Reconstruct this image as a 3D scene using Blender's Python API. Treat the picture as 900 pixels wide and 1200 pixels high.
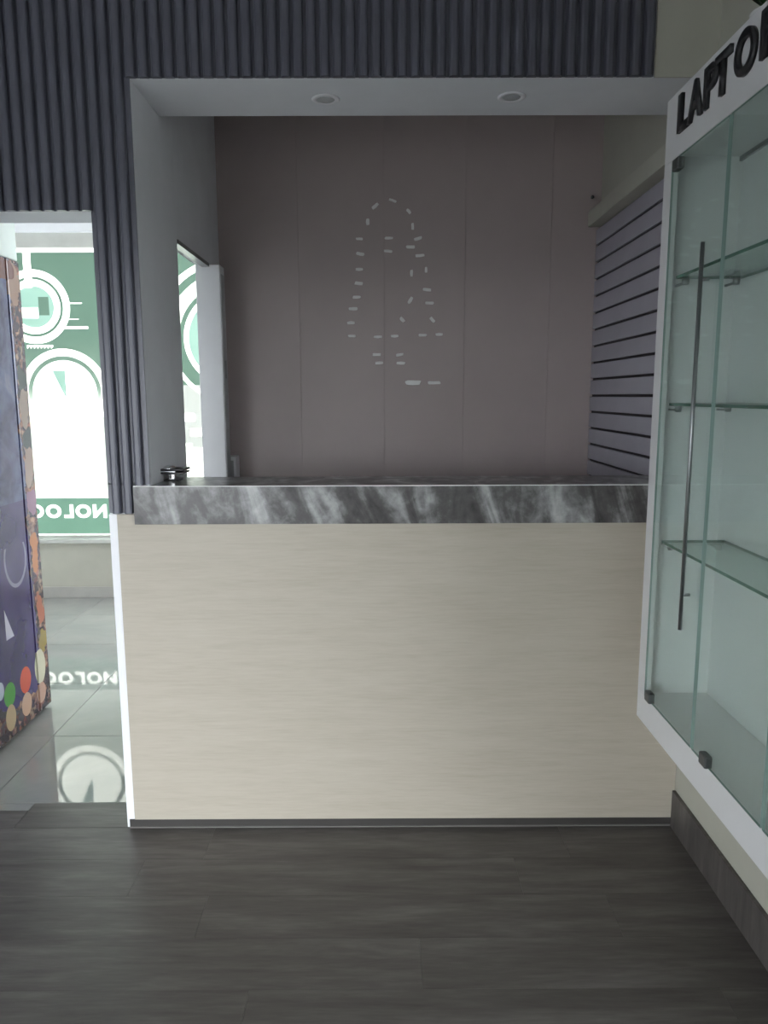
import bpy, bmesh, math, random
from mathutils import Matrix, Vector

random.seed(7)
for o in list(bpy.data.objects):
    bpy.data.objects.remove(o)
scene = bpy.context.scene
COL = scene.collection

# ------------------------------------------------------------------ camera
EYE = 1.52
PITCH, YAW, ROLL = 0.1545, 0.0018, -0.0034
fw = Vector((math.sin(YAW) * math.cos(PITCH), math.cos(YAW) * math.cos(PITCH), -math.sin(PITCH)))
ri = Vector((math.cos(YAW), -math.sin(YAW), 0))
up = ri.cross(fw)
rr = math.cos(ROLL) * ri + math.sin(ROLL) * up
uu = -math.sin(ROLL) * ri + math.cos(ROLL) * up
cam_data = bpy.data.cameras.new('camera')
cam = bpy.data.objects.new('camera', cam_data)
COL.objects.link(cam)
cam_data.sensor_fit = 'VERTICAL'
cam_data.sensor_height = 36.0
cam_data.lens = 876.6 / 1200 * 36.0
cam_data.clip_start = 0.02
m = Matrix((rr, uu, -fw)).transposed().to_4x4()
m.translation = (0, 0, EYE)
cam.matrix_world = m
scene.camera = cam

# ------------------------------------------------------------------ sky, exposure
world = bpy.data.worlds.new('overcast_sky')
scene.world = world
world.use_nodes = True
bg = world.node_tree.nodes['Background']
bg.inputs['Color'].default_value = (0.90, 0.95, 1.0, 1)
bg.inputs['Strength'].default_value = 7.0
vs = scene.view_settings
vs.view_transform = 'Standard'
vs.look = 'None'
vs.gamma = 1.0
vs.use_curve_mapping = False
vs.exposure = 0.93

# ------------------------------------------------------------------ main dimensions (metres)
D = 2.475            # front face of the wall that carries the counter
DB = 2.784           # its back face
XN, XJ, XR = -0.772, -0.913, 1.033
ZN, ZD, ZC = 2.482, 2.095, 3.0
YB = 3.70            # wall behind the counter
YW = 5.566           # shop window of the side room
XL, YF = -3.0, -1.3
XE, YE = 3.6, 0.90    # unseen widening past the cabinet, added to let light in  # left wall and rear (street) wall of the front room
XS = -3.2            # left wall of the side room

# ------------------------------------------------------------------ materials
MATS = {}

def nodes_of(name):
    mt = bpy.data.materials.new(name)
    mt.use_nodes = True
    nt = mt.node_tree
    MATS[name] = mt
    return mt, nt, nt.nodes['Principled BSDF']

def ramp(nt, fac, stops):
    r = nt.nodes.new('ShaderNodeValToRGB')
    els = r.color_ramp.elements
    while len(els) < len(stops):
        els.new(0.5)
    for e, (p, c) in zip(els, stops):
        e.position = p
        e.color = (*c, 1)
    nt.links.new(fac, r.inputs['Fac'])
    return r.outputs['Color']

def coords(nt, scale=(1, 1, 1), rot=(0, 0, 0), kind='Object', jitter=0.0):
    t = nt.nodes.new('ShaderNodeTexCoord')
    mp = nt.nodes.new('ShaderNodeMapping')
    mp.inputs['Scale'].default_value = scale
    mp.inputs['Rotation'].default_value = rot
    nt.links.new(t.outputs[kind], mp.inputs['Vector'])
    if jitter:
        oi = nt.nodes.new('ShaderNodeObjectInfo')
        mu = nt.nodes.new('ShaderNodeMath')
        mu.operation = 'MULTIPLY'
        mu.inputs[1].default_value = jitter
        nt.links.new(oi.outputs['Random'], mu.inputs[0])
        nt.links.new(mu.outputs[0], mp.inputs['Location'])
    return mp.outputs['Vector']

def noise(nt, vec, scale, detail=4, rough=0.55, dist=0.0):
    n = nt.nodes.new('ShaderNodeTexNoise')
    n.inputs['Scale'].default_value = scale
    n.inputs['Detail'].default_value = detail
    n.inputs['Roughness'].default_value = rough
    n.inputs['Distortion'].default_value = dist
    nt.links.new(vec, n.inputs['Vector'])
    return n.outputs['Fac']

def bump(nt, bs, fac, strength=0.1, dist=0.002):
    b = nt.nodes.new('ShaderNodeBump')
    b.inputs['Strength'].default_value = strength
    b.inputs['Distance'].default_value = dist
    nt.links.new(fac, b.inputs['Height'])
    nt.links.new(b.outputs['Normal'], bs.inputs['Normal'])

def paint(name, col, rough=0.6, vary=0.06, scale=6.0, metal=0.0, spec=0.5, bmp=0.04):
    mt, nt, bs = nodes_of(name)
    f = noise(nt, coords(nt), scale)
    lo = tuple(c * (1 - vary) for c in col)
    hi = tuple(min(1, c * (1 + vary)) for c in col)
    nt.links.new(ramp(nt, f, [(0.3, lo), (0.7, hi)]), bs.inputs['Base Color'])
    bs.inputs['Roughness'].default_value = rough
    bs.inputs['Metallic'].default_value = metal
    bs.inputs['Specular IOR Level'].default_value = spec
    if bmp:
        bump(nt, bs, noise(nt, coords(nt), 180.0, 2), bmp, 0.001)
    return mt

def wood(name, stops, scale, stretch, rough, jitter=0.0, bmp=0.1, fine=0.25):
    mt, nt, bs = nodes_of(name)
    v = coords(nt, stretch, jitter=jitter)
    a = noise(nt, v, scale, 6, 0.6, 0.4)
    b = noise(nt, v, scale * 5.0, 4, 0.6, 0.2)
    mx = nt.nodes.new('ShaderNodeMix')
    mx.data_type = 'FLOAT'
    mx.inputs[0].default_value = fine
    nt.links.new(a, mx.inputs[2])
    nt.links.new(b, mx.inputs[3])
    nt.links.new(ramp(nt, mx.outputs[0], stops), bs.inputs['Base Color'])
    bs.inputs['Roughness'].default_value = rough
    bump(nt, bs, mx.outputs[0], bmp, 0.001)
    return mt

def clear_glass(name, tint, body=0.0, body_col=(1, 1, 1), ior=1.45):
    """thin pane: tinted transmission plus mirror reflection by Fresnel, optional faint diffuse layer"""
    mt = bpy.data.materials.new(name)
    mt.use_nodes = True
    nt = mt.node_tree
    for n in list(nt.nodes):
        if n.type != 'OUTPUT_MATERIAL':
            nt.nodes.remove(n)
    out = [n for n in nt.nodes if n.type == 'OUTPUT_MATERIAL'][0]
    tr = nt.nodes.new('ShaderNodeBsdfTransparent')
    tr.inputs['Color'].default_value = (*tint, 1)
    gl = nt.nodes.new('ShaderNodeBsdfGlossy')
    gl.inputs['Roughness'].default_value = 0.02
    lw = nt.nodes.new('ShaderNodeLayerWeight')
    pw = nt.nodes.new('ShaderNodeMath')
    pw.operation = 'POWER'
    pw.inputs[1].default_value = 5.0
    nt.links.new(lw.outputs['Facing'], pw.inputs[0])
    fr = nt.nodes.new('ShaderNodeMath')
    fr.operation = 'MULTIPLY_ADD'
    fr.inputs[1].default_value = 0.7
    fr.inputs[2].default_value = 0.03
    nt.links.new(pw.outputs[0], fr.inputs[0])
    mx = nt.nodes.new('ShaderNodeMixShader')
    nt.links.new(fr.outputs[0], mx.inputs[0])
    nt.links.new(tr.outputs[0], mx.inputs[1])
    nt.links.new(gl.outputs[0], mx.inputs[2])
    last = mx.outputs[0]
    if body:
        df = nt.nodes.new('ShaderNodeBsdfDiffuse')
        df.inputs['Color'].default_value = (*body_col, 1)
        f = noise(nt, coords(nt), 3.0)
        mm = nt.nodes.new('ShaderNodeMath')
        mm.operation = 'MULTIPLY'
        mm.inputs[1].default_value = body * 2
        nt.links.new(f, mm.inputs[0])
        m2 = nt.nodes.new('ShaderNodeMixShader')
        nt.links.new(mm.outputs[0], m2.inputs[0])
        nt.links.new(last, m2.inputs[1])
        nt.links.new(df.outputs[0], m2.inputs[2])
        last = m2.outputs[0]
    nt.links.new(last, out.inputs['Surface'])
    MATS[name] = mt
    return mt

paint('wall_white', (0.82, 0.835, 0.86), 0.65, 0.03)
paint('wall_cream', (0.47, 0.465, 0.395), 0.65, 0.04)
paint('ceiling_greyed', (0.50, 0.50, 0.49), 0.75, 0.03)  # greyed so that less bounce light reaches the fluted header
paint('gloss_white', (0.86, 0.86, 0.88), 0.35, 0.02, bmp=0)
paint('flute_charcoal', (0.084, 0.086, 0.113), 0.42, 0.10, 9.0, spec=0.8)
paint('cabinet_white', (0.70, 0.70, 0.70), 0.40, 0.02, bmp=0)
paint('panel_taupe', (0.425, 0.360, 0.347), 0.50, 0.05, 2.2)
paint('slat_lavender', (0.40, 0.385, 0.435), 0.50, 0.04)
paint('groove_dark', (0.03, 0.027, 0.03), 0.6, 0.1)
paint('tape_white', (0.82, 0.82, 0.80), 0.7, 0.05)
paint('plastic_black', (0.012, 0.012, 0.014), 0.35, 0.2, bmp=0)
paint('chrome', (0.72, 0.73, 0.74), 0.16, 0.04, metal=1.0, bmp=0)
paint('steel_grey', (0.30, 0.31, 0.31), 0.32, 0.05, metal=0.9, bmp=0)
paint('patch_dark', (0.10, 0.105, 0.105), 0.35, 0.08, metal=0.6, bmp=0)
paint('lens_grey', (0.46, 0.47, 0.48), 0.3, 0.05, bmp=0)
paint('sill_stone', (0.52, 0.53, 0.49), 0.5, 0.08)
paint('tile_skirting', (0.42, 0.41, 0.38), 0.35, 0.08)
paint('asphalt', (0.16, 0.16, 0.155), 0.9, 0.2)
paint('pavement', (0.36, 0.345, 0.31), 0.85, 0.1)
paint('facade_pale', (0.56, 0.53, 0.47), 0.85, 0.1)
paint('joint_grey', (0.20, 0.20, 0.19), 0.8, 0.1)
paint('leaf_green', (0.035, 0.16, 0.03), 0.45, 0.3, 20)
paint('pot_white', (0.7, 0.7, 0.68), 0.4, 0.03)
paint('cooler_pale', (0.66, 0.74, 0.70), 0.4, 0.03, bmp=0)
paint('plinth_dark', (0.048, 0.044, 0.041), 0.5, 0.1)
paint('laminate_seam', (0.20, 0.19, 0.18), 0.5, 0.05)

wood('oak_cream', [(0.30, (0.42, 0.375, 0.30)), (0.5, (0.465, 0.42, 0.343)), (0.72, (0.505, 0.46, 0.385))],
     3.0, (0.7, 1, 9.0), 0.5, bmp=0.05, fine=0.45)
wood('laminate_dark', [(0.30, (0.046, 0.041, 0.038)), (0.5, (0.088, 0.080, 0.074)), (0.70, (0.150, 0.139, 0.130))],
     2.2, (0.8, 6.5, 1), 0.42, jitter=40.0, bmp=0.05, fine=0.3)

# polished floor tile
mt, nt, bs = nodes_of('tile_polished')
f = noise(nt, coords(nt, jitter=9.0), 2.5, 6, 0.6, 1.0)
nt.links.new(ramp(nt, f, [(0.3, (0.27, 0.275, 0.265)), (0.7, (0.33, 0.33, 0.31))]), bs.inputs['Base Color'])
bs.inputs['Roughness'].default_value = 0.035
bs.inputs['IOR'].default_value = 1.55

# grey marble of the counter slab: slanting cloudy bands
mt, nt, bs = nodes_of('marble_grey')
v0 = coords(nt, (1, 1, 1), (0, math.radians(17), 0))
mp = nt.nodes.new('ShaderNodeMapping')
mp.inputs['Scale'].default_value = (4.4, 3.0, 1.15)
nt.links.new(v0, mp.inputs['Vector'])
v = mp.outputs['Vector']
a = noise(nt, v, 1.9, 5, 0.52, 1.3)
b = noise(nt, coords(nt), 26.0, 5, 0.65, 0.3)
mx = nt.nodes.new('ShaderNodeMix')
mx.data_type = 'FLOAT'
mx.inputs[0].default_value = 0.24
nt.links.new(a, mx.inputs[2])
nt.links.new(b, mx.inputs[3])
nt.links.new(ramp(nt, mx.outputs[0], [(0.34, (0.042, 0.039, 0.038)), (0.46, (0.105, 0.100, 0.098)),
                                      (0.53, (0.23, 0.228, 0.225)), (0.66, (0.52, 0.52, 0.51))]), bs.inputs['Base Color'])
bs.inputs['Roughness'].default_value = 0.28

clear_glass('glass_window', (0.93, 0.96, 0.94))
clear_glass('glass_door', (0.925, 0.968, 0.950), 0.03, (0.70, 0.80, 0.76))
clear_glass('glass_shelf', (0.88, 0.95, 0.92), 0.04, (0.45, 0.62, 0.55))
paint('glass_edge', (0.025, 0.115, 0.08), 0.15, 0.1, bmp=0)
paint('glass_edge_pale', (0.24, 0.33, 0.30), 0.2, 0.08, bmp=0)

# ------------------------------------------------------------------ mesh helpers
def wloc(o):
    v = Vector((0, 0, 0))
    while o is not None:
        v += o.location
        o = o.parent
    return v

def link(name, me, loc, mat, parent=None):
    o = bpy.data.objects.new(name, me)
    COL.objects.link(o)
    o.parent = parent
    o.location = Vector(loc) - (wloc(parent) if parent else Vector((0, 0, 0)))
    if mat and me is not None and not me.materials:
        me.materials.append(MATS[mat])
    return o

CACHE = {}

def box(name, x0, x1, y0, y1, z0, z1, mat, parent=None, bevel=0.0, seg=2):
    d = (round(x1 - x0, 5), round(y1 - y0, 5), round(z1 - z0, 5))
    key = (d, mat, bevel)
    if key not in CACHE:
        bm = bmesh.new()
        bmesh.ops.create_cube(bm, size=1.0)
        bmesh.ops.scale(bm, vec=d, verts=bm.verts)
        if bevel:
            bmesh.ops.bevel(bm, geom=bm.edges[:], offset=bevel, segments=seg, affect='EDGES', profile=0.5)
        me = bpy.data.meshes.new(name)
        bm.to_mesh(me)
        bm.free()
        CACHE[key] = me
    return link(name, CACHE[key], ((x0 + x1) / 2, (y0 + y1) / 2, (z0 + z1) / 2), mat, parent)

def from_bm(name, bm, loc, mat, parent=None, smooth=False):
    me = bpy.data.meshes.new(name)
    bmesh.ops.recalc_face_normals(bm, faces=bm.faces[:])
    bm.to_mesh(me)
    bm.free()
    if smooth:
        for p in me.polygons:
            p.use_smooth = True
    return link(name, me, loc, mat, parent)

def prism(name, pts, axis, a0, a1, mat, parent=None, loc=(0, 0, 0), bevel=0.0):
    """polygon pts extruded along an axis from a0 to a1 (coordinates relative to loc)"""
    bm = bmesh.new()
    def mk(p, a):
        if axis == 'x': return (a, p[0], p[1])
        if axis == 'y': return (p[0], a, p[1])
        return (p[0], p[1], a)
    lo = [bm.verts.new(mk(p, a0)) for p in pts]
    hi = [bm.verts.new(mk(p, a1)) for p in pts]
    bm.faces.new(lo)
    bm.faces.new(hi[::-1])
    n = len(pts)
    for i in range(n):
        bm.faces.new((lo[i], hi[i], hi[(i + 1) % n], lo[(i + 1) % n]))
    if bevel:
        bmesh.ops.bevel(bm, geom=bm.edges[:], offset=bevel, segments=2, affect='EDGES', profile=0.5)
    return from_bm(name, bm, loc, mat, parent)

def lathe(name, prof, mat, loc, parent=None, n=28, axis='z'):
    """prof: list of (radius, height)"""
    bm = bmesh.new()
    rings = []
    for r, h in prof:
        ring = []
        for k in range(n):
            a = 2 * math.pi * k / n
            p = (r * math.cos(a), r * math.sin(a), h)
            if axis == 'x': p = (h, p[0], p[1])
            if axis == 'y': p = (p[0], h, p[1])
            ring.append(bm.verts.new(p))
        rings.append(ring)
    for a, b in zip(rings, rings[1:]):
        for k in range(n):
            bm.faces.new((a[k], a[(k + 1) % n], b[(k + 1) % n], b[k]))
    bm.faces.new(rings[0])
    bm.faces.new(rings[-1][::-1])
    return from_bm(name, bm, loc, mat, parent, True)

def empty(name, loc=(0, 0, 0)):
    o = bpy.data.objects.new(name, None)
    COL.objects.link(o)
    o.location = loc
    return o

def tag(o, label, cat, group=None):
    o['label'] = label
    o['category'] = cat
    if group:
        o['group'] = group
    return o

def struct(o, label=None, cat=None):
    o['kind'] = 'structure'
    if label: o['label'] = label
    if cat: o['category'] = cat
    return o

def letter_mesh(ch, bold=0.028):
    """outline of one capital letter, as a flat filled mesh in its own XY"""
    cu = bpy.data.curves.new('letter', 'FONT')
    cu.body = ch
    cu.offset = bold
    ob = bpy.data.objects.new('tmp', cu)
    COL.objects.link(ob)
    dg = bpy.context.evaluated_depsgraph_get()
    me = bpy.data.meshes.new_from_object(ob.evaluated_get(dg))
    bpy.data.objects.remove(ob)
    bpy.data.curves.remove(cu)
    me.materials.clear()
    return me

def letter_loops(ch):
    """boundary loops (closed point lists) of a letter, normalised to height 1, centred in x"""
    me = letter_mesh(ch, 0.05)
    bm = bmesh.new()
    bm.from_mesh(me)
    bmesh.ops.remove_doubles(bm, verts=bm.verts[:], dist=1e-5)
    xs = [v.co.x for v in bm.verts]
    ys = [v.co.y for v in bm.verts]
    cx, y0, hh = (min(xs) + max(xs)) / 2, min(ys), max(ys) - min(ys)
    nxt = {}
    for e in bm.edges:
        if len(e.link_faces) == 1:
            a, b = e.verts
            nxt.setdefault(a, []).append(b)
            nxt.setdefault(b, []).append(a)
    loops, seen = [], set()
    for s in nxt:
        if s in seen: continue
        lp, cur, prev = [], s, None
        while cur not in seen:
            seen.add(cur)
            lp.append(((cur.co.x - cx) / hh, (cur.co.y - y0) / hh))
            nx = [q for q in nxt[cur] if q is not prev and q not in seen]
            if not nx: break
            prev, cur = cur, nx[0]
        loops.append(lp)
    bm.free()
    bpy.data.meshes.remove(me)
    return loops

# ================================================================== THE SETTING
# ---- floors
fl = struct(empty('floor', (0, 0, 0)), 'dark grey wood laminate planks in front of the counter', 'floor')
box('underlay', XL, XR, YF, 2.575, -0.06, -0.009, 'joint_grey', fl)
box('underlay', XR, XE, YF, YE, -0.06, -0.009, 'joint_grey', fl)
PW, PL = 0.185, 1.22
row = 0
y1 = 2.465
STAG = [-0.60, 0.43, -0.60 + 0.06, 0.1, -0.35, 0.55, -0.1, 0.3]
while y1 > YF:
    y0 = max(YF, y1 - PW)
    xs = [XL]
    x = STAG[row % len(STAG)] - 3 * PL
    xe = XE if y1 <= YE + 0.05 else XR
    while x < xe:
        if x > XL + 0.02: xs.append(x)
        x += PL
    xs.append(xe)
    for a, b in zip(xs, xs[1:]):
        box('plank', a + 0.0003, b - 0.0003, y0 + 0.0003, y1 - 0.0003, -0.009, 0.0, 'laminate_dark', fl, 0.0004, 1)
    y1 -= PW
    row += 1
box('plank', -1.32, XJ - 0.001, 2.467, 2.63, -0.009, 0.0, 'laminate_dark', fl, 0.0006, 1)
box('plank', -1.97, -1.3212, 2.467, 2.58, -0.009, 0.0, 'laminate_dark', fl, 0.0006, 1)

ft = struct(empty('floor_side_room', (0, 0, 0)), 'polished pale floor tiles beyond the doorway', 'floor')
box('screed', XS, XR, 2.63, YW, -0.06, -0.0095, 'joint_grey', ft)
xs = [XS, -2.76, -2.13, -1.50, -0.87, -0.24, 0.39, XR]
ys = [2.635, 3.20, 3.836, 4.47, 5.10, YW]
for i, (a, b) in enumerate(zip(xs, xs[1:])):
    for c, d in zip(ys, ys[1:]):
        box('tile', a + 0.0015, b - 0.0015, c + 0.0015, d - 0.0015, -0.0095, -0.001, 'tile_polished', ft, 0.0008, 1)
box('tile', -1.9, -1.3225, 2.582, 2.632, -0.0095, -0.001, 'tile_polished', ft, 0.0008, 1)

# ---- wall that carries the counter, with fluted cladding
wf = struct(empty('wall_front', (0, D, 0)), 'wall clad in charcoal vertical flutes around the doorway', 'wall')
box('column', XJ, XN, D, DB, 0, ZC, 'wall_white', wf)
wh = struct(empty('wall_header', (0, D, ZN)), 'charcoal fluted header wall above the counter opening', 'wall')
box('counter_header', XN, XR, D, DB, ZN, ZC, 'wall_white', wh)
box('plain_strip', 0.838, XR, D - 0.004, D, ZN, ZC, 'wall_cream', wh)
box('door_header', -1.95, XJ, D, 2.63, ZD, ZC, 'wall_white', wf)
box('door_pier', XL, -1.95, D, 2.63, 0, ZC, 'wall_white', wf)
box('corner_trim', XJ - 0.002, -0.886, D - 0.006, D, 0.0, 1.131, 'gloss_white', wf, 0.002)
P = 0.0395
def flute_bm(h):
    # half-rounded slat, 29 mm wide, 17 mm proud
    w, dep = 0.0145, 0.019
    prof = [(-w, 0), (-w, -dep * 0.55), (-w * 0.78, -dep * 0.88), (-w * 0.4, -dep), (w * 0.4, -dep),
            (w * 0.78, -dep * 0.88), (w, -dep * 0.55), (w, 0)]
    return prof
FL = {}
def flute(xc, z0, z1, wf):
    h = round(z1 - z0, 4)
    if h not in FL:
        o = prism('slat', flute_bm(h), 'y', 0, 1, 'flute_charcoal')
        me = o.data
        # prism was extruded along y with (x, z) points: turn it upright
        for vtx in me.vertices:
            x, y, z = vtx.co
            vtx.co = (x, z, y * h)
        bpy.data.objects.remove(o)
        bm = bmesh.new(); bm.from_mesh(me)
        bmesh.ops.recalc_face_normals(bm, faces=bm.faces[:]); bm.to_mesh(me); bm.free()
        FL[h] = me
    link('slat', FL[h], (xc, D - 0.003, z0), 'flute_charcoal', wf)
box('backing_board', XN, 0.835, D - 0.004, D, ZN + 0.002, ZC, 'flute_charcoal', wh)
box('backing_board', XJ, XN, D - 0.004, D, 1.230, ZC, 'flute_charcoal', wf)
box('backing_board', XJ, -0.822, D - 0.004, D, 1.135, 1.236, 'flute_charcoal', wf)
box('backing_board', XL, XJ, D - 0.004, D, ZD + 0.001, ZC, 'flute_charcoal', wf)
x = 0.835 - P / 2
while x > XL + 0.02:
    if x > XN + 0.004: z0 = ZN
    elif x > -0.835 : z0 = 1.230
    elif x > XJ: z0 = 1.135
    elif x > -1.95: z0 = ZD
    else: z0 = 0.0
    flute(x, z0, ZC, wh if z0 == ZN else wf)
    x -= P

# two recessed downlights in the soffit above the counter
for k, (x, y) in enumerate(((-0.182, 2.635), (0.426, 2.620))):
    t = tag(empty('downlight', (x, y, ZN)), 'small round recessed downlight in the soffit, the one nearer the ' + ('side doorway', 'slatwall')[k], 'downlight', 'soffit downlights')
    lathe('trim_ring', [(0.030, -0.0005), (0.030, -0.004), (0.043, -0.004), (0.047, -0.0005)], 'gloss_white', (x, y, ZN), t)
    lathe('lens', [(0.0295, -0.001), (0.027, -0.0035), (0.001, -0.005)], 'lens_grey', (x, y, ZN), t)

# ---- counter room
wb = struct(empty('wall_back', (0, YB, 0)), 'taupe panelled wall behind the counter', 'wall')
box('wall_core', -0.842, XR, YB, YB + 0.08, 0, ZC, 'panel_taupe', wb)
sx = [XN, -0.395, 0.011, 0.396, 0.802, XR]
for a, b in zip(sx, sx[1:]):
    box('panel', a + 0.0004, b - 0.0004, YB - 0.006, YB, 0.0, ZC, 'panel_taupe', wb, 0.0008, 2)

ws = struct(empty('wall_left', (XN, 3.2, 0)), 'white side wall of the counter bay with a doorway', 'wall')
box('wall_pier', -0.842, XN, DB, 2.945, 0, ZC, 'wall_white', ws)
box('wall_pier', -0.842, XN, 3.56, YB - 0.007, 0, ZC, 'wall_white', ws)
box('wall_over_door', -0.842, XN, 2.945, 3.56, 2.105, ZC, 'wall_white', ws)

dr = struct(empty('door_1', (XN, 3.5, 0)), 'white door frame of the side doorway beside the counter', 'door')
box('door_post', -0.832, -0.722, 3.46, 3.558, 0, 2.10, 'gloss_white', dr, 0.006)
box('post_side_strip', -0.7225, -0.7195, 3.475, 3.545, 0.0, 2.06, 'lens_grey', dr)  # darker grey strip laid over the post's right side
box('frame_head', -0.800, XN + 0.004, 2.946, 3.458, 2.088, 2.104, 'steel_grey', dr)
box('strike_plate', -0.7222, -0.7190, 3.49, 3.52, 1.60, 1.68, 'steel_grey', dr)

wr = struct(box('wall_right', XR, XR + 0.1, YE, YB + 0.08, 0, ZC, 'wall_cream'), 'cream painted right wall behind the glass display cabinet', 'wall')
struct(box('baseboard_right', XR - 0.013, XR, YE, D - 0.014, 0.0, 0.137, 'laminate_dark', None, 0.002), 'dark wood-look skirting along the right wall', 'baseboard')
struct(box('ceiling', XS, XE + 0.1, YF - 0.1, YW + 0.1, ZC, ZC + 0.1, 'ceiling_greyed'), 'plain unseen ceiling, greyed to darken the header', 'ceiling')

# ---- front room: side wall and the unseen street wall, its two openings shaped for the light
struct(box('wall_side', XL - 0.1, XL, YF, 2.63, 0, ZC, 'wall_white'), 'plain white wall at the far left of the front room', 'wall')
EX0, EX1, EZ = -2.9, -0.95, 1.95
EX2, EX3 = 1.5, 3.5
we = struct(empty('wall_street', (0, YF, 0)), 'unseen white street wall with two openings added for light', 'wall')
box('wall_pier', XL, EX0, YF - 0.1, YF, 0, ZC, 'wall_white', we)
box('wall_pier', EX1, EX2, YF - 0.1, YF, 0, ZC, 'wall_white', we)
box('wall_pier', EX3, XE, YF - 0.1, YF, 0, ZC, 'wall_white', we)
box('wall_over_light_opening', EX2, EX3, YF - 0.1, YF, EZ, ZC, 'wall_white', we)
struct(box('wall_return', XR + 0.1, XE, YE, YE + 0.1, 0, ZC, 'wall_cream'), 'cream return wall behind the cabinet end', 'wall')
struct(box('wall_far_right', XE, XE + 0.1, YF, YE + 0.1, 0, ZC, 'wall_white'), 'white wall at the far right of the front room', 'wall')
box('wall_over_light_opening', EX0, EX1, YF - 0.1, YF, EZ, ZC, 'wall_white', we)

# ---- side room
struct(box('wall_side_room', XS - 0.1, XS, 2.63, YW, 0, ZC, 'wall_white'), 'white wall of the side room behind the purple cooler', 'wall')
ww = struct(empty('wall_window', (-2.1, YW, 0)), 'pale low wall and lintel around the shop window', 'wall')
WZ0, WZ1, WX0, WX1 = 0.479, 2.575, -3.1, -0.95
box('parapet', XS, WX1, YW, YW + 0.15, 0, 0.43, 'wall_cream', ww)
box('sill', XS, WX1, YW - 0.05, YW + 0.15, 0.43, 0.462, 'sill_stone', ww, 0.004)
box('lintel', XS, WX1, YW - 0.03, YW + 0.15, WZ1 + 0.10, ZC, 'wall_white', ww)
box('wall_pier', WX1, XR, YW, YW + 0.15, 0, ZC, 'wall_white', ww)
box('wall_pier', XS, WX0, YW, YW + 0.15, 0.462, ZC, 'wall_white', ww)
struct(box('baseboard_window', XS, XR, YW - 0.012, YW, 0, 0.085, 'tile_skirting', None, 0.002), 'grey tile skirting under the shop window', 'baseboard')

wn = struct(empty('window_1', (-2.0, YW + 0.05, WZ0)), 'shop window with green film, white rings and mirrored lettering', 'window')
box('frame_head', WX0, WX1, YW + 0.02, YW + 0.07, WZ1, WZ1 + 0.10, 'sill_stone', wn)
box('frame_sill', WX0, WX1, YW + 0.02, YW + 0.07, 0.462, WZ0, 'sill_stone', wn)
box('pane', WX0, WX1, YW + 0.042, YW + 0.050, WZ0, WZ1, 'glass_window', wn)

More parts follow.
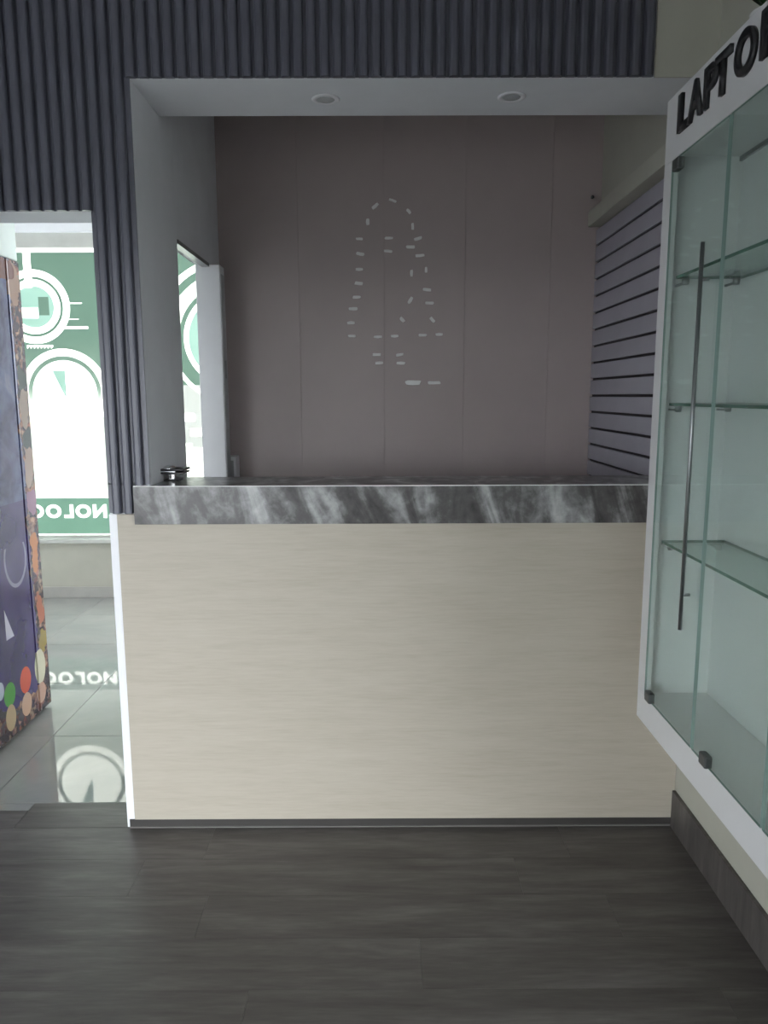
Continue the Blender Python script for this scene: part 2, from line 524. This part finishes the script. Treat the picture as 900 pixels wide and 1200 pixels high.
# ---- vinyl film on the window: flat print, rings and bars cut clear
def film_material():
    mt = bpy.data.materials.new('window_film')
    mt.use_nodes = True
    nt = mt.node_tree
    for n in list(nt.nodes):
        if n.type != 'OUTPUT_MATERIAL': nt.nodes.remove(n)
    out = [n for n in nt.nodes if n.type == 'OUTPUT_MATERIAL'][0]
    tc = nt.nodes.new('ShaderNodeTexCoord')
    sp = nt.nodes.new('ShaderNodeSeparateXYZ')
    nt.links.new(tc.outputs['Object'], sp.inputs[0])
    X, Z = sp.outputs['X'], sp.outputs['Z']
    def M(op, a, b=None):
        n = nt.nodes.new('ShaderNodeMath')
        n.operation = op
        for i, v in enumerate((a, b)):
            if v is None: continue
            if isinstance(v, (int, float)): n.inputs[i].default_value = v
            else: nt.links.new(v, n.inputs[i])
        return n.outputs[0]
    def AND(*a):
        r = a[0]
        for q in a[1:]: r = M('MULTIPLY', r, q)
        return r
    def OR(*a):
        r = a[0]
        for q in a[1:]: r = M('MAXIMUM', r, q)
        return r
    gt = lambda a, b: M('GREATER_THAN', a, b)
    lt = lambda a, b: M('LESS_THAN', a, b)
    def rad(cx, cz):
        dx, dz = M('SUBTRACT', X, cx), M('SUBTRACT', Z, cz)
        return M('SQRT', M('ADD', M('MULTIPLY', dx, dx), M('MULTIPLY', dz, dz)))
    def ring(r, a, b): return AND(gt(r, a), lt(r, b))
    def rect(x0, x1, z0, z1): return AND(gt(X, x0), lt(X, x1), gt(Z, z0), lt(Z, z1))
    # coordinates are world x and z (the film's origin is the world origin)
    r1 = rad(-2.53, 2.165)
    r2 = rad(-2.345, 1.545)
    r3 = rad(-1.10, 1.935)
    comb = lt(M('FRACT', M('MULTIPLY', X, 40.0)), M('MULTIPLY', M('SUBTRACT', Z, 1.865), 34.0))
    clear = OR(
        ring(r1, 0.213, 0.262), ring(r1, 0.147, 0.193),
        AND(lt(r1, 0.20), lt(X, -2.50), lt(Z, 2.16), gt(Z, 2.085)),
        rect(-2.585, -2.53, 2.30, 2.60),
        rect(-2.30, -2.18, 2.186, 2.193), rect(-2.36, -2.145, 2.008, 2.025), rect(-2.28, -2.21, 2.075, 2.079),
        AND(rect(-2.60, -2.41, 1.868, 1.893), comb),
        ring(r2, 0.270, 0.322),
        AND(lt(r2, 0.237), M('SUBTRACT', 1.0, AND(gt(X, -2.43), lt(X, -2.335), gt(Z, 1.52), lt(Z, 1.71),
                                                lt(M('SUBTRACT', M('MULTIPLY', M('SUBTRACT', -2.345, X), 2.2), M('SUBTRACT', Z, 1.52)), 0.0)))),
        ring(r3, 0.315, 0.350),
        AND(ring(r3, 0.385, 0.475), gt(Z, 1.99)),
        AND(ring(r3, 0.53, 0.575), gt(Z, 2.10)),
        AND(ring(r3, 0.44, 0.47), lt(Z, 1.75)),
        AND(lt(M('FRACT', M('MULTIPLY', Z, 9.0)), 0.55), lt(Z, 1.42), gt(X, -1.70),
            lt(M('FRACT', M('ADD', M('MULTIPLY', X, 4.7), M('MULTIPLY', M('FLOOR', M('MULTIPLY', Z, 9.0)), 0.43))), 0.62)),
        AND(lt(Z, 1.14), gt(X, -1.70)),
        gt(Z, 2.545),
    )
    pale = OR(lt(r1, 0.147), lt(r2, 0.24), lt(r3, 0.315))
    grey = AND(lt(Z, 1.60), gt(X, -1.70), gt(r3, 0.35))
    darkbox = rect(-2.495, -2.42, 2.105, 2.235)
    pale = AND(pale, M('SUBTRACT', 1.0, darkbox))
    def mixc(f, a, b):
        n = nt.nodes.new('ShaderNodeMix')
        n.data_type = 'RGBA'
        nt.links.new(f, n.inputs[0])
        for i, c in ((6, a), (7, b)):
            if isinstance(c, tuple): n.inputs[i].default_value = (*c, 1)
            else: nt.links.new(c, n.inputs[i])
        return n.outputs[2]
    c = mixc(pale, (0.026, 0.044, 0.034), (0.062, 0.100, 0.084))
    fade = nt.nodes.new('ShaderNodeMapRange')
    nt.links.new(M('SUBTRACT', Z, M('MULTIPLY', M('ADD', X, 2.34), 0.12)), fade.inputs[0])
    fade.inputs[1].default_value = 1.95
    fade.inputs[2].default_value = 1.60
    fade.inputs[3].default_value = 0.0
    fade.inputs[4].default_value = 0.10
    fade2 = nt.nodes.new('ShaderNodeMapRange')
    nt.links.new(Z, fade2.inputs[0])
    fade2.inputs[1].default_value = 1.58
    fade2.inputs[2].default_value = 1.44
    low = AND(M('ADD', fade.outputs[0], M('MULTIPLY', fade2.outputs[0], 0.9)), lt(X, -1.70), gt(r2, 0.237))
    c = mixc(low, c, (0.30, 0.31, 0.285))  # bright outdoors put into the colour: film painted paler low down
    c = mixc(grey, c, (0.080, 0.085, 0.080))
    tl = nt.nodes.new('ShaderNodeBsdfTranslucent')
    nt.links.new(c, tl.inputs['Color'])
    df = nt.nodes.new('ShaderNodeBsdfDiffuse')
    nt.links.new(mixc(grey, mixc(pale, (0.11, 0.16, 0.13), (0.24, 0.34, 0.30)), (0.4, 0.4, 0.38)), df.inputs['Color'])
    ad = nt.nodes.new('ShaderNodeAddShader')
    nt.links.new(tl.outputs[0], ad.inputs[0])
    nt.links.new(df.outputs[0], ad.inputs[1])
    tr = nt.nodes.new('ShaderNodeBsdfTransparent')
    mx = nt.nodes.new('ShaderNodeMixShader')
    nt.links.new(clear, mx.inputs[0])
    nt.links.new(ad.outputs[0], mx.inputs[1])
    nt.links.new(tr.outputs[0], mx.inputs[2])
    nt.links.new(mx.outputs[0], out.inputs['Surface'])
    MATS['window_film'] = mt
    # plain green vinyl for the lettered band
    m2, n2, b2 = nodes_of('band_green')
    for n in list(n2.nodes):
        if n.type != 'OUTPUT_MATERIAL': n2.nodes.remove(n)
    out = [n for n in n2.nodes if n.type == 'OUTPUT_MATERIAL'][0]
    f = noise(n2, coords(n2), 4.0)
    tl = n2.nodes.new('ShaderNodeBsdfTranslucent')
    n2.links.new(ramp(n2, f, [(0.3, (0.034, 0.060, 0.047)), (0.7, (0.042, 0.074, 0.058))]), tl.inputs['Color'])
    df = n2.nodes.new('ShaderNodeBsdfDiffuse')
    df.inputs['Color'].default_value = (0.10, 0.17, 0.13, 1)
    ad = n2.nodes.new('ShaderNodeAddShader')
    n2.links.new(tl.outputs[0], ad.inputs[0])
    n2.links.new(df.outputs[0], ad.inputs[1])
    n2.links.new(ad.outputs[0], out.inputs['Surface'])
film_material()
YFILM = YW + 0.041
bm = bmesh.new()
vs_ = [bm.verts.new((a, 0, b)) for a, b in ((WX0, 0.765), (WX1, 0.765), (WX1, WZ1), (WX0, WZ1))]
bm.faces.new(vs_)
fo = from_bm('film', bm, (0, YFILM, 0), 'window_film', wn)
fo['label'] = 'green vinyl film with white rings and bars'

# lettered band: the word is cut out of the vinyl, so it reads mirrored from inside
def band():
    splines = [[(WX0, 0.489), (WX1, 0.489), (WX1, 0.762), (WX0, 0.762)]]
    xs = {0: -1.80, 1: -1.905, 2: -2.018, 3: -2.143, 4: -2.268, 5: -2.378, 6: -2.493, 7: -2.617, 8: -2.705, 9: -2.79}
    for i, ch in enumerate('TECNOLOGIA'):
        for lp in letter_loops(ch):
            splines.append([(xs[i] - px * 0.112, 0.610 + pz * 0.103) for px, pz in lp])
    cu = bpy.data.curves.new('band', 'CURVE')
    cu.dimensions = '2D'
    cu.fill_mode = 'BOTH'
    for s in splines:
        sp = cu.splines.new('POLY')
        sp.points.add(len(s) - 1)
        for p, (a, b) in zip(sp.points, s):
            p.co = (a, b, 0, 1)
        sp.use_cyclic_u = True
    ob = bpy.data.objects.new('tmp', cu)
    COL.objects.link(ob)
    dg = bpy.context.evaluated_depsgraph_get()
    me = bpy.data.meshes.new_from_object(ob.evaluated_get(dg))
    bpy.data.objects.remove(ob)
    for v in me.vertices:
        v.co = (v.co.x, 0, v.co.y)
    me.materials.clear()
    return me
bo = link('film_band', band(), (0, YFILM, 0), 'band_green', wn)
bo['label'] = 'green band with mirrored white lettering along the window foot'

# ---- outside
struct(box('ground_street', -30, 30, YW + 0.15, 40, -0.25, -0.05, 'pavement'), 'pale pavement outside the shop window', 'ground')
struct(box('ground_rear_street', -30, 30, -40, YF - 0.1, -0.25, -0.03, 'asphalt'), 'grey street outside the light openings', 'ground')

struct(box('wall_opposite', -16, 12, 14.0, 14.4, -0.05, 7.5, 'facade_pale'), 'unseen pale facade added across the street to dim the sky', 'wall')  # unseen, added to cut the sky reflected in the floor tiles

# ================================================================== THE COUNTER
ct = tag(empty('reception_counter', (0.07, D, 0)), 'cream wood-grain reception counter with a grey marble slab top', 'counter')
slab = prism('counter_slab', [(-0.822, 2.445), (XR - 0.003, 2.445), (XR - 0.003, 2.745), (XN + 0.002, 2.745), (XN + 0.002, 2.4525), (-0.822, 2.4525)],
             'z', 1.10, 1.226, 'marble_grey', ct, bevel=0.0012)
slab['label'] = 'grey veined marble slab with a thin pale top edge'
box('edge_strip', -0.821, XR - 0.004, 2.4440, 2.4465, 1.2255, 1.2285, 'tape_white', slab)
fp = box('front_panel', -0.886, XR - 0.002, D - 0.012, D - 0.0005, 0.032, 1.131, 'oak_cream', ct, 0.001)
box('dwarf_wall', XN + 0.002, XR - 0.003, D, 2.740, 0.0, 1.098, 'wall_white', ct)
kp = box('plinth', -0.905, XR - 0.001, D - 0.009, D - 0.0005, 0.002, 0.031, 'plinth_dark', ct)
box('plinth_seam', -0.905, XR - 0.001, D - 0.0135, D - 0.009, 0.0005, 0.004, 'laminate_seam', kp)

# small black and chrome desk tool on the slab
tx, ty, tz = -0.742, 2.612, 1.2262
tl = tag(empty('desk_stapler', (tx, ty, tz)), 'small black desk stapler with a chrome top at the left end of the marble slab', 'stapler')
box('base', tx - 0.022, tx + 0.030, ty - 0.016, ty + 0.05, tz, tz + 0.006, 'plastic_black', tl, 0.002)
box('post', tx - 0.004, tx + 0.016, ty - 0.012, ty + 0.012, tz + 0.006, tz + 0.026, 'chrome', tl, 0.002)
box('post_slot', tx + 0.001, tx + 0.005, ty - 0.0135, ty - 0.012, tz + 0.010, tz + 0.024, 'plastic_black', tl)
box('lower_jaw', tx - 0.032, tx + 0.050, ty - 0.018, ty + 0.07, tz + 0.026, tz + 0.032, 'plastic_black', tl, 0.002)
box('magazine', tx - 0.030, tx + 0.020, ty - 0.016, ty + 0.06, tz + 0.032, tz + 0.036, 'chrome', tl, 0.001)
box('upper_arm', tx - 0.032, tx + 0.052, ty - 0.018, ty + 0.07, tz + 0.036, tz + 0.044, 'plastic_black', tl, 0.003)
bm = bmesh.new()
bmesh.ops.create_uvsphere(bm, u_segments=20, v_segments=10, radius=1.0)
bmesh.ops.scale(bm, vec=(0.021, 0.03, 0.012), verts=bm.verts)
from_bm('cap', bm, (tx - 0.006, ty + 0.012, tz + 0.044), 'chrome', tl, True)

# narrow white pedestal in the corner behind the counter
pd = tag(empty('narrow_pedestal', (-0.74, 3.6, 0)), 'narrow white pedestal in the corner beside the door post', 'pedestal')
box('body', -0.769, -0.700, 3.57, 3.66, 0, 1.235, 'gloss_white', pd, 0.004)
box('inset_panel', -0.757, -0.712, 3.567, 3.570, 0.9, 1.215, 'lens_grey', pd)

# ================================================================== SLATWALL
sw = tag(empty('slatwall_panel', (XR - 0.01, 3.25, 1.0)), 'lavender grey slatwall board with dark grooves on the right wall', 'slatwall')
box('backing', XR - 0.008, XR - 0.0005, 2.80, YB - 0.008, 0.95, 2.29, 'groove_dark', sw)
G = (2.2142 - 1.2061) / 13
gs = [2.2142 - G * i for i in range(17)]
edges = [2.292] + gs
for a, b in zip(edges, edges[1:]):
    box('slat', XR - 0.020, XR - 0.008, 2.80, YB - 0.010, b + 0.0055, a - 0.0055, 'slat_lavender', sw, 0.0015, 2)
tag(box('valance_box', XR - 0.072, XR - 0.0005, 2.50, YB - 0.05, 2.2925, 2.360, 'wall_cream', None, 0.003),
    'cream boxed valance running along the top of the slatwall', 'valance')

# ================================================================== TAPE STUBS on the back wall
MARKS = [(0.052, 2.424, 20), (-0.03, 2.4, -40), (-0.065, 2.328, 90), (0.128, 2.375, 50), (0.146, 2.307, 90), (-0.105, 2.252, 0),
         (0.034, 2.255, 0), (0.172, 2.253, -15), (-0.102, 2.184, 8), (0.031, 2.196, 5), (0.137, 2.215, 0), (0.181, 2.176, -5),
         (-0.107, 2.114, 0), (0.142, 2.095, 90), (0.211, 2.11, 90), (-0.11, 2.049, 5), (0.215, 2.019, 5), (-0.121, 1.985, 0),
         (0.136, 1.97, -60), (0.229, 1.957, 0), (-0.137, 1.931, 0), (0.098, 1.88, 50), (0.242, 1.879, 50), (-0.149, 1.866, 0),
         (-0.145, 1.804, 0), (-0.02, 1.799, 0), (0.061, 1.803, 0), (0.196, 1.807, 0), (0.275, 1.81, 0), (-0.025, 1.716, 0),
         (0.086, 1.715, -10), (-0.014, 1.676, -5), (0.091, 1.675, 0)]
def tape(w, h):
    bm = bmesh.new()
    n = 12
    pts = []
    for k in range(n):
        a = 2 * math.pi * k / n
        c, s = math.cos(a), math.sin(a)
        e = 0.45
        pts.append((math.copysign(abs(c) ** e, c) * w / 2 * random.uniform(0.86, 1.06), math.copysign(abs(s) ** e, s) * h / 2 * random.uniform(0.8, 1.1)))
    lo = [bm.verts.new((p[0], 0, p[1])) for p in pts]
    hi = [bm.verts.new((p[0] * 0.94, -0.003, p[1] * 0.9)) for p in pts]
    bm.faces.new(lo); bm.faces.new(hi[::-1])
    for i in range(n):
        bm.faces.new((lo[i], hi[i], hi[(i + 1) % n], lo[(i + 1) % n]))
    return bm
for x, z, r in MARKS:
    w = random.uniform(0.036, 0.046)
    if r in (90, 50): w *= 0.8
    o = from_bm('tape_stub', tape(w, random.uniform(0.013, 0.018)), (x, YB - 0.0062, z), 'tape_white')
    o.rotation_euler = (0, math.radians(r), 0)
    tag(o, 'small white foam tape stub left on the taupe back wall', 'tape', 'tape stubs on the back wall')
for x, w, h, lab in ((0.151, 0.080, 0.026, 'largest white tape strip, lowest on the taupe back wall, left of a thinner strip'),
                     (0.252, 0.066, 0.017, 'long thin white tape strip on the taupe back wall beside the largest strip')):
    tag(from_bm('tape_strip', tape(w, h), (x, YB - 0.0062, 1.581), 'tape_white'), lab, 'tape')

nl = tag(empty('nail', (0.985, YB - 0.006, 2.432)), 'tiny dark nail in the taupe back wall above the valance end', 'nail')
lathe('shank', [(0.0025, -0.016), (0.0025, 0.004)], 'patch_dark', (0.985, YB - 0.006, 2.432), nl, 10, 'y')
lathe('nail_head', [(0.007, -0.020), (0.008, -0.018), (0.007, -0.016)], 'patch_dark', (0.985, YB - 0.006, 2.432), nl, 14, 'y')

# ================================================================== GLASS DISPLAY CABINET
CX, CY0, CY1, CZ0, CZ1 = 0.809, 1.00, 2.262, 0.508, 2.336
WB = XR - 0.001
cb = tag(empty('display_cabinet', (0.92, 1.63, CZ0)), 'white wall cabinet with glass doors, glass shelves and black lettering', 'cabinet')
T = 0.018
box('bottom_rail', CX, CX + T, CY0, CY1, CZ0, 0.598, 'cabinet_white', cb, 0.0015)
head = box('header', CX, CX + T, CY0, CY1, 2.163, CZ1, 'cabinet_white', cb, 0.0015)
box('stile', CX, CX + T, 2.200, CY1, 0.5982, 2.1628, 'cabinet_white', cb, 0.0015)
box('stile', CX, CX + T, CY0, CY0 + 0.06, 0.5982, 2.1628, 'cabinet_white', cb, 0.0015)
box('bottom_panel', CX + T, WB, CY0, CY1, CZ0, CZ0 + T, 'cabinet_white', cb)
box('floor_panel', CX + T, WB - 0.012, CY0 + T, CY1 - T, 0.575, 0.590, 'cabinet_white', cb)
box('top_panel', CX + T, WB, CY0, CY1, CZ1 - T, CZ1, 'cabinet_white', cb)
box('inner_top', CX + T, WB - 0.012, CY0 + T, CY1 - T, 2.185, 2.20, 'cabinet_white', cb)
box('back_panel', WB - 0.010, WB, CY0 + T, CY1 - T, CZ0 + T, CZ1 - T, 'cabinet_white', cb)
box('end_panel', CX + T, WB, CY1 - T, CY1, CZ0 + T, CZ1 - T, 'cabinet_white', cb)
box('end_panel', CX + T, WB, CY0, CY0 + T, CZ0 + T, CZ1 - T, 'cabinet_white', cb)
box('back_shade_strip', WB - 0.018, WB - 0.0105, CY0 + T, CY1 - T, 2.172, 2.1845, 'steel_grey', cb)  # grey strip stands in for the shadowed gap under the inner top

def pane(name, x0, x1, y0, y1, z0, z1, parent, edge, face='glass_door'):
    """a glass pane: clear body with coloured polished edges"""
    bm = bmesh.new()
    bmesh.ops.create_cube(bm, size=1.0)
    bmesh.ops.scale(bm, vec=(x1 - x0, y1 - y0, z1 - z0), verts=bm.verts)
    dims = (x1 - x0, y1 - y0, z1 - z0)
    thin = dims.index(min(dims))
    for f in bm.faces:
        f.normal_update()
        f.material_index = 0 if abs(f.normal[thin]) > 0.5 else 1
    me = bpy.data.meshes.new(name)
    bm.to_mesh(me); bm.free()
    me.materials.append(MATS[face])
    me.materials.append(MATS[edge])
    return link(name, me, ((x0 + x1) / 2, (y0 + y1) / 2, (z0 + z1) / 2), None, parent)

GX = CX + 0.004
bounds = [2.203, 1.846, 1.476, 1.058]
for i, (b, a) in enumerate(zip(bounds, bounds[1:])):
    dpn = pane('glass_door', GX - 0.006, GX, a + 0.0045, b - 0.0045, 0.600, 2.160, cb, 'glass_edge_pale')
    # pivot patches at the outer corners
    yy = b - 0.045 if i == 0 else b - 0.085
    for zz in ((0.612, 2.140) if i == 0 else (0.612,)):
        box('pivot_patch', GX - 0.014, GX + 0.006, yy - 0.020, yy + 0.020, zz - 0.016, zz + 0.016, 'patch_dark', dpn, 0.004)
    if i == 0:
        ye = a + 0.06
        bar = lathe('handle', [(0.0052, 0.905), (0.0052, 1.888)], 'steel_grey', (GX - 0.028, ye, 0), dpn, 16)
        for zz in (1.0, 1.8):
            lathe('handle_stud', [(0.004, 0.0), (0.004, 0.020)], 'steel_grey', (GX - 0.0275, ye, zz), dpn, 12, 'x')
for z in (1.847, 1.492, 1.086):
    sh = pane('glass_shelf', CX + 0.024, WB - 0.013, CY0 + 0.03, 2.192, z - 0.004, z + 0.004, cb, 'glass_edge', 'glass_shelf')
    for xx in (CX + 0.045, WB - 0.035):
        for yy, yw in ((2.176, CY1 - T), (CY0 + 0.045, CY0 + T)):
            lathe('shelf_pin', [(0.008, z - 0.022), (0.010, z - 0.014), (0.010, z - 0.0042)], 'steel_grey', (xx, yy, 0), sh, 12)
            y0, y1 = sorted((yy, yw))
            box('pin_stem', xx - 0.003, xx + 0.003, y0, y1, z - 0.019, z - 0.013, 'steel_grey', sh)

# black raised lettering on the header
LP = [('L', 2.160, 2.085), ('A', 2.092, 2.008), ('P', 1.995, 1.925), ('T', 1.935, 1.855), ('O', 1.832, 1.735), ('P', 1.712, 1.635)]
for ch, ya, yb in LP:
    me = letter_mesh(ch)
    bm = bmesh.new(); bm.from_mesh(me)
    bmesh.ops.remove_doubles(bm, verts=bm.verts[:], dist=1e-5)
    xs_ = [v.co.x for v in bm.verts]; ys_ = [v.co.y for v in bm.verts]
    x0, x1_, y0, y1_ = min(xs_), max(xs_), min(ys_), max(ys_)
    for v in bm.verts:
        u = (v.co.x - x0) / (x1_ - x0); w = (v.co.y - y0) / (y1_ - y0)
        v.co = (0, (yb - ya) * (u - 0.5), 0.097 * (w - 0.5))
    r = bmesh.ops.extrude_face_region(bm, geom=bm.faces[:])
    for g in r['geom']:
        if isinstance(g, bmesh.types.BMVert): g.co.x -= 0.009
    bpy.data.meshes.remove(me)
    from_bm('letter', bm, (CX - 0.0002, (ya + yb) / 2, 2.266), 'plastic_black', head)

# potted plant on top of the cabinet
px_, py_, pz_ = 0.93, 1.93, CZ1
pt = tag(empty('potted_plant', (px_, py_, pz_)), 'small green plant in a white pot on top of the cabinet', 'plant')
lathe('pot', [(0.036, 0.0), (0.050, 0.075), (0.053, 0.078), (0.046, 0.078), (0.044, 0.068)], 'pot_white', (px_, py_, pz_), pt, 24)
def leaf(length, width, az, el, droop):
    bm = bmesh.new()
    n = 6
    L, R = [], []
    for k in range(n + 1):
        t = k / n
        r = length * t
        zc = r * math.sin(el) - droop * t * t * length
        rc = r * math.cos(el)
        w = width * math.sin(math.pi * min(0.98, t * 0.92 + 0.06))
        cx, cy = rc * math.cos(az), rc * math.sin(az)
        L.append(bm.verts.new((cx - w * math.sin(az), cy + w * math.cos(az), zc + w * 0.25)))
        R.append(bm.verts.new((cx + w * math.sin(az), cy - w * math.cos(az), zc + w * 0.25)))
    for k in range(n):
        bm.faces.new((L[k], L[k + 1], R[k + 1], R[k]))
    bmesh.ops.solidify(bm, geom=bm.faces[:], thickness=0.001)
    return bm
for k in range(16):
    az = k * 2.399
    from_bm('leaf', leaf(random.uniform(0.15, 0.22), random.uniform(0.014, 0.02), az, random.uniform(0.75, 1.25), random.uniform(0.1, 0.35)),
            (px_, py_, pz_ + 0.070), 'leaf_green', pt, True)
az = math.atan2(0.17, -0.005)
from_bm('leaf', leaf(0.205, 0.017, az, 0.72, 0.05), (px_, py_, pz_ + 0.072), 'leaf_green', pt, True)

# ================================================================== WRAPPED DRINKS COOLER in the side room
def wrap_material():
    mt, nt, bs = nodes_of('wrap_purple')
    tc = nt.nodes.new('ShaderNodeTexCoord')
    sp = nt.nodes.new('ShaderNodeSeparateXYZ')
    nt.links.new(tc.outputs['Object'], sp.inputs[0])
    Y, Z = sp.outputs['Y'], sp.outputs['Z']
    def M(op, a, b=None):
        n = nt.nodes.new('ShaderNodeMath')
        n.operation = op
        for i, v in enumerate((a, b)):
            if v is None: continue
            if isinstance(v, (int, float)): n.inputs[i].default_value = v
            else: nt.links.new(v, n.inputs[i])
        return n.outputs[0]
    def mixc(f, a, b):
        n = nt.nodes.new('ShaderNodeMix')
        n.data_type = 'RGBA'
        if isinstance(f, (int, float)): n.inputs[0].default_value = f
        else: nt.links.new(f, n.inputs[0])
        for i, c in ((6, a), (7, b)):
            if isinstance(c, tuple): n.inputs[i].default_value = (*c, 1)
            else: nt.links.new(c, n.inputs[i])
        return n.outputs[2]
    f = noise(nt, coords(nt), 3.0, 4)
    base = ramp(nt, f, [(0.35, (0.020, 0.014, 0.070)), (0.7, (0.050, 0.030, 0.135))])
    fb = noise(nt, coords(nt), 7.0, 5, 0.6, 0.5)
    # bluish, paler print towards the top
    base = mixc(M('MULTIPLY', M('GREATER_THAN', Z, 1.05), 0.75), base, ramp(nt, fb, [(0.35, (0.025, 0.03, 0.075)), (0.62, (0.10, 0.13, 0.22)), (0.8, (0.20, 0.22, 0.26))]))
    # busy coloured strip along the far edge and along the foot
    vo = nt.nodes.new('ShaderNodeTexVoronoi')
    vo.inputs['Scale'].default_value = 26.0
    nt.links.new(coords(nt), vo.inputs['Vector'])
    sep = nt.nodes.new('ShaderNodeSeparateColor')
    nt.links.new(vo.outputs['Color'], sep.inputs[0])
    busy = ramp(nt, sep.outputs[0], [(0.0, (0.05, 0.02, 0.03)), (0.3, (0.16, 0.07, 0.05)), (0.55, (0.34, 0.20, 0.13)),
                                     (0.75, (0.20, 0.17, 0.12)), (1.0, (0.30, 0.12, 0.08))])
    busy = mixc(ramp(nt, noise(nt, coords(nt), 30.0, 4), [(0.42, (0, 0, 0)), (0.6, (1, 1, 1))]), (0.03, 0.02, 0.03), busy)
    wob = M('MULTIPLY', M('SUBTRACT', noise(nt, coords(nt), 9.0, 3), 0.5), 0.16)
    strip = M('GREATER_THAN', M('ADD', Y, wob), 3.445)
    foot = M('LESS_THAN', M('ADD', Z, wob), 0.150)
    col = mixc(M('MAXIMUM', strip, foot), base, busy)
    # plain round blobs of colour (y, z, ry, rz, colour)
    EL = [(3.155, 0.215, 0.050, 0.055, (0.06, 0.30, 0.035)), (3.305, 0.225, 0.052, 0.062, (0.55, 0.07, 0.03)),
          (3.455, 0.235, 0.055, 0.085, (0.50, 0.48, 0.34)), (3.08, 0.26, 0.03, 0.04, (0.40, 0.42, 0.52)), (3.00, 0.22, 0.05, 0.055, (0.55, 0.40, 0.05)),
          (3.150, 0.110, 0.045, 0.060, (0.46, 0.34, 0.19)), (3.300, 0.110, 0.048, 0.055, (0.48, 0.30, 0.20)), (3.450, 0.105, 0.045, 0.050, (0.42, 0.26, 0.19)),
          (3.490, 0.80, 0.035, 0.10, (0.60, 0.24, 0.09)), (3.500, 0.50, 0.035, 0.07, (0.50, 0.17, 0.10)), (3.505, 0.34, 0.03, 0.06, (0.40, 0.30, 0.08)),
          (3.500, 1.20, 0.040, 0.10, (0.42, 0.31, 0.24)), (3.495, 1.46, 0.045, 0.09, (0.36, 0.28, 0.21)), (3.500, 1.32, 0.05, 0.05, (0.05, 0.07, 0.06)),
          (3.495, 1.60, 0.05, 0.05, (0.06, 0.09, 0.07)), (3.48, 2.02, 0.05, 0.09, (0.42, 0.26, 0.18)), (3.40, 2.07, 0.09, 0.05, (0.20, 0.07, 0.05)),
          (3.50, 1.03, 0.05, 0.05, (0.35, 0.20, 0.28))]
    wy = M('MULTIPLY', M('SUBTRACT', noise(nt, coords(nt), 14.0, 3), 0.5), 0.09)
    wz = M('MULTIPLY', M('SUBTRACT', noise(nt, coords(nt, (1.3, 1.1, 0.9)), 11.0, 3), 0.5), 0.09)
    WY, WZ_ = M('ADD', Y, wy), M('ADD', Z, wz)
    for y, z, ry, rz, c in EL:
        dy = M('DIVIDE', M('SUBTRACT', WY if z > 0.3 else Y, y), ry)
        dz = M('DIVIDE', M('SUBTRACT', WZ_ if z > 0.3 else Z, z), rz)
        if z > 0.3:
            c = tuple(0.62 * q for q in c)
        col = mixc(M('LESS_THAN', M('ADD', M('MULTIPLY', dy, dy), M('MULTIPLY', dz, dz)), 1.0), col, c)
    # pale wedge and curl of the print
    wedge = M('MULTIPLY', M('MULTIPLY', M('GREATER_THAN', Z, 0.46), M('LESS_THAN', Z, 0.60)),
              M('MULTIPLY', M('GREATER_THAN', Y, 3.165), M('LESS_THAN', Y, M('ADD', 3.165, M('MULTIPLY', M('SUBTRACT', 0.60, Z), 0.5)))))
    col = mixc(wedge, col, (0.50, 0.48, 0.58))
    dy, dz = M('SUBTRACT', Y, 3.30), M('SUBTRACT', Z, 0.80)
    rd = M('SQRT', M('ADD', M('MULTIPLY', dy, dy), M('MULTIPLY', M('MULTIPLY', dz, dz), 0.6)))
    curl = M('MULTIPLY', M('MULTIPLY', M('GREATER_THAN', rd, 0.088), M('LESS_THAN', rd, 0.102)), M('LESS_THAN', Z, 0.86))
    col = mixc(M('MULTIPLY', curl, 0.7), col, (0.30, 0.29, 0.38))
    nt.links.new(col, bs.inputs['Base Color'])
    bs.inputs['Roughness'].default_value = 0.16
wrap_material()
MX = -1.655
ck = tag(empty('drinks_cooler', (-1.98, 3.2, 0)), 'tall cooler wrapped in dark purple print with coloured round shapes, pale top', 'cooler')
def wbox(name, x0, x1, y0, y1, z0, z1, mat, parent, bevel):
    """box whose mesh keeps world coordinates, so the printed wrap is laid out in metres"""
    bm = bmesh.new()
    bmesh.ops.create_cube(bm, size=1.0)
    bmesh.ops.scale(bm, vec=(x1 - x0, y1 - y0, z1 - z0), verts=bm.verts)
    bmesh.ops.translate(bm, vec=((x0 + x1) / 2, (y0 + y1) / 2, (z0 + z1) / 2), verts=bm.verts)
    bmesh.ops.bevel(bm, geom=bm.edges[:], offset=bevel, segments=3, affect='EDGES', profile=0.5)
    return from_bm(name, bm, (0, 0, 0), mat, parent)
wbox('body', -2.34, MX - 0.030, 2.86, 3.552, 0.0, 2.128, 'wrap_purple', ck, 0.008)
wbox('side_panel', MX - 0.0295, MX, 2.86, 3.425, 0.012, 2.128, 'wrap_purple', ck, 0.010)
wbox('edge_panel', MX - 0.0295, MX, 3.429, 3.552, 0.012, 2.128, 'wrap_purple', ck, 0.010)
box('top_box', -2.33, MX - 0.004, 2.87, 3.548, 2.129, 2.46, 'cooler_pale', ck, 0.006)
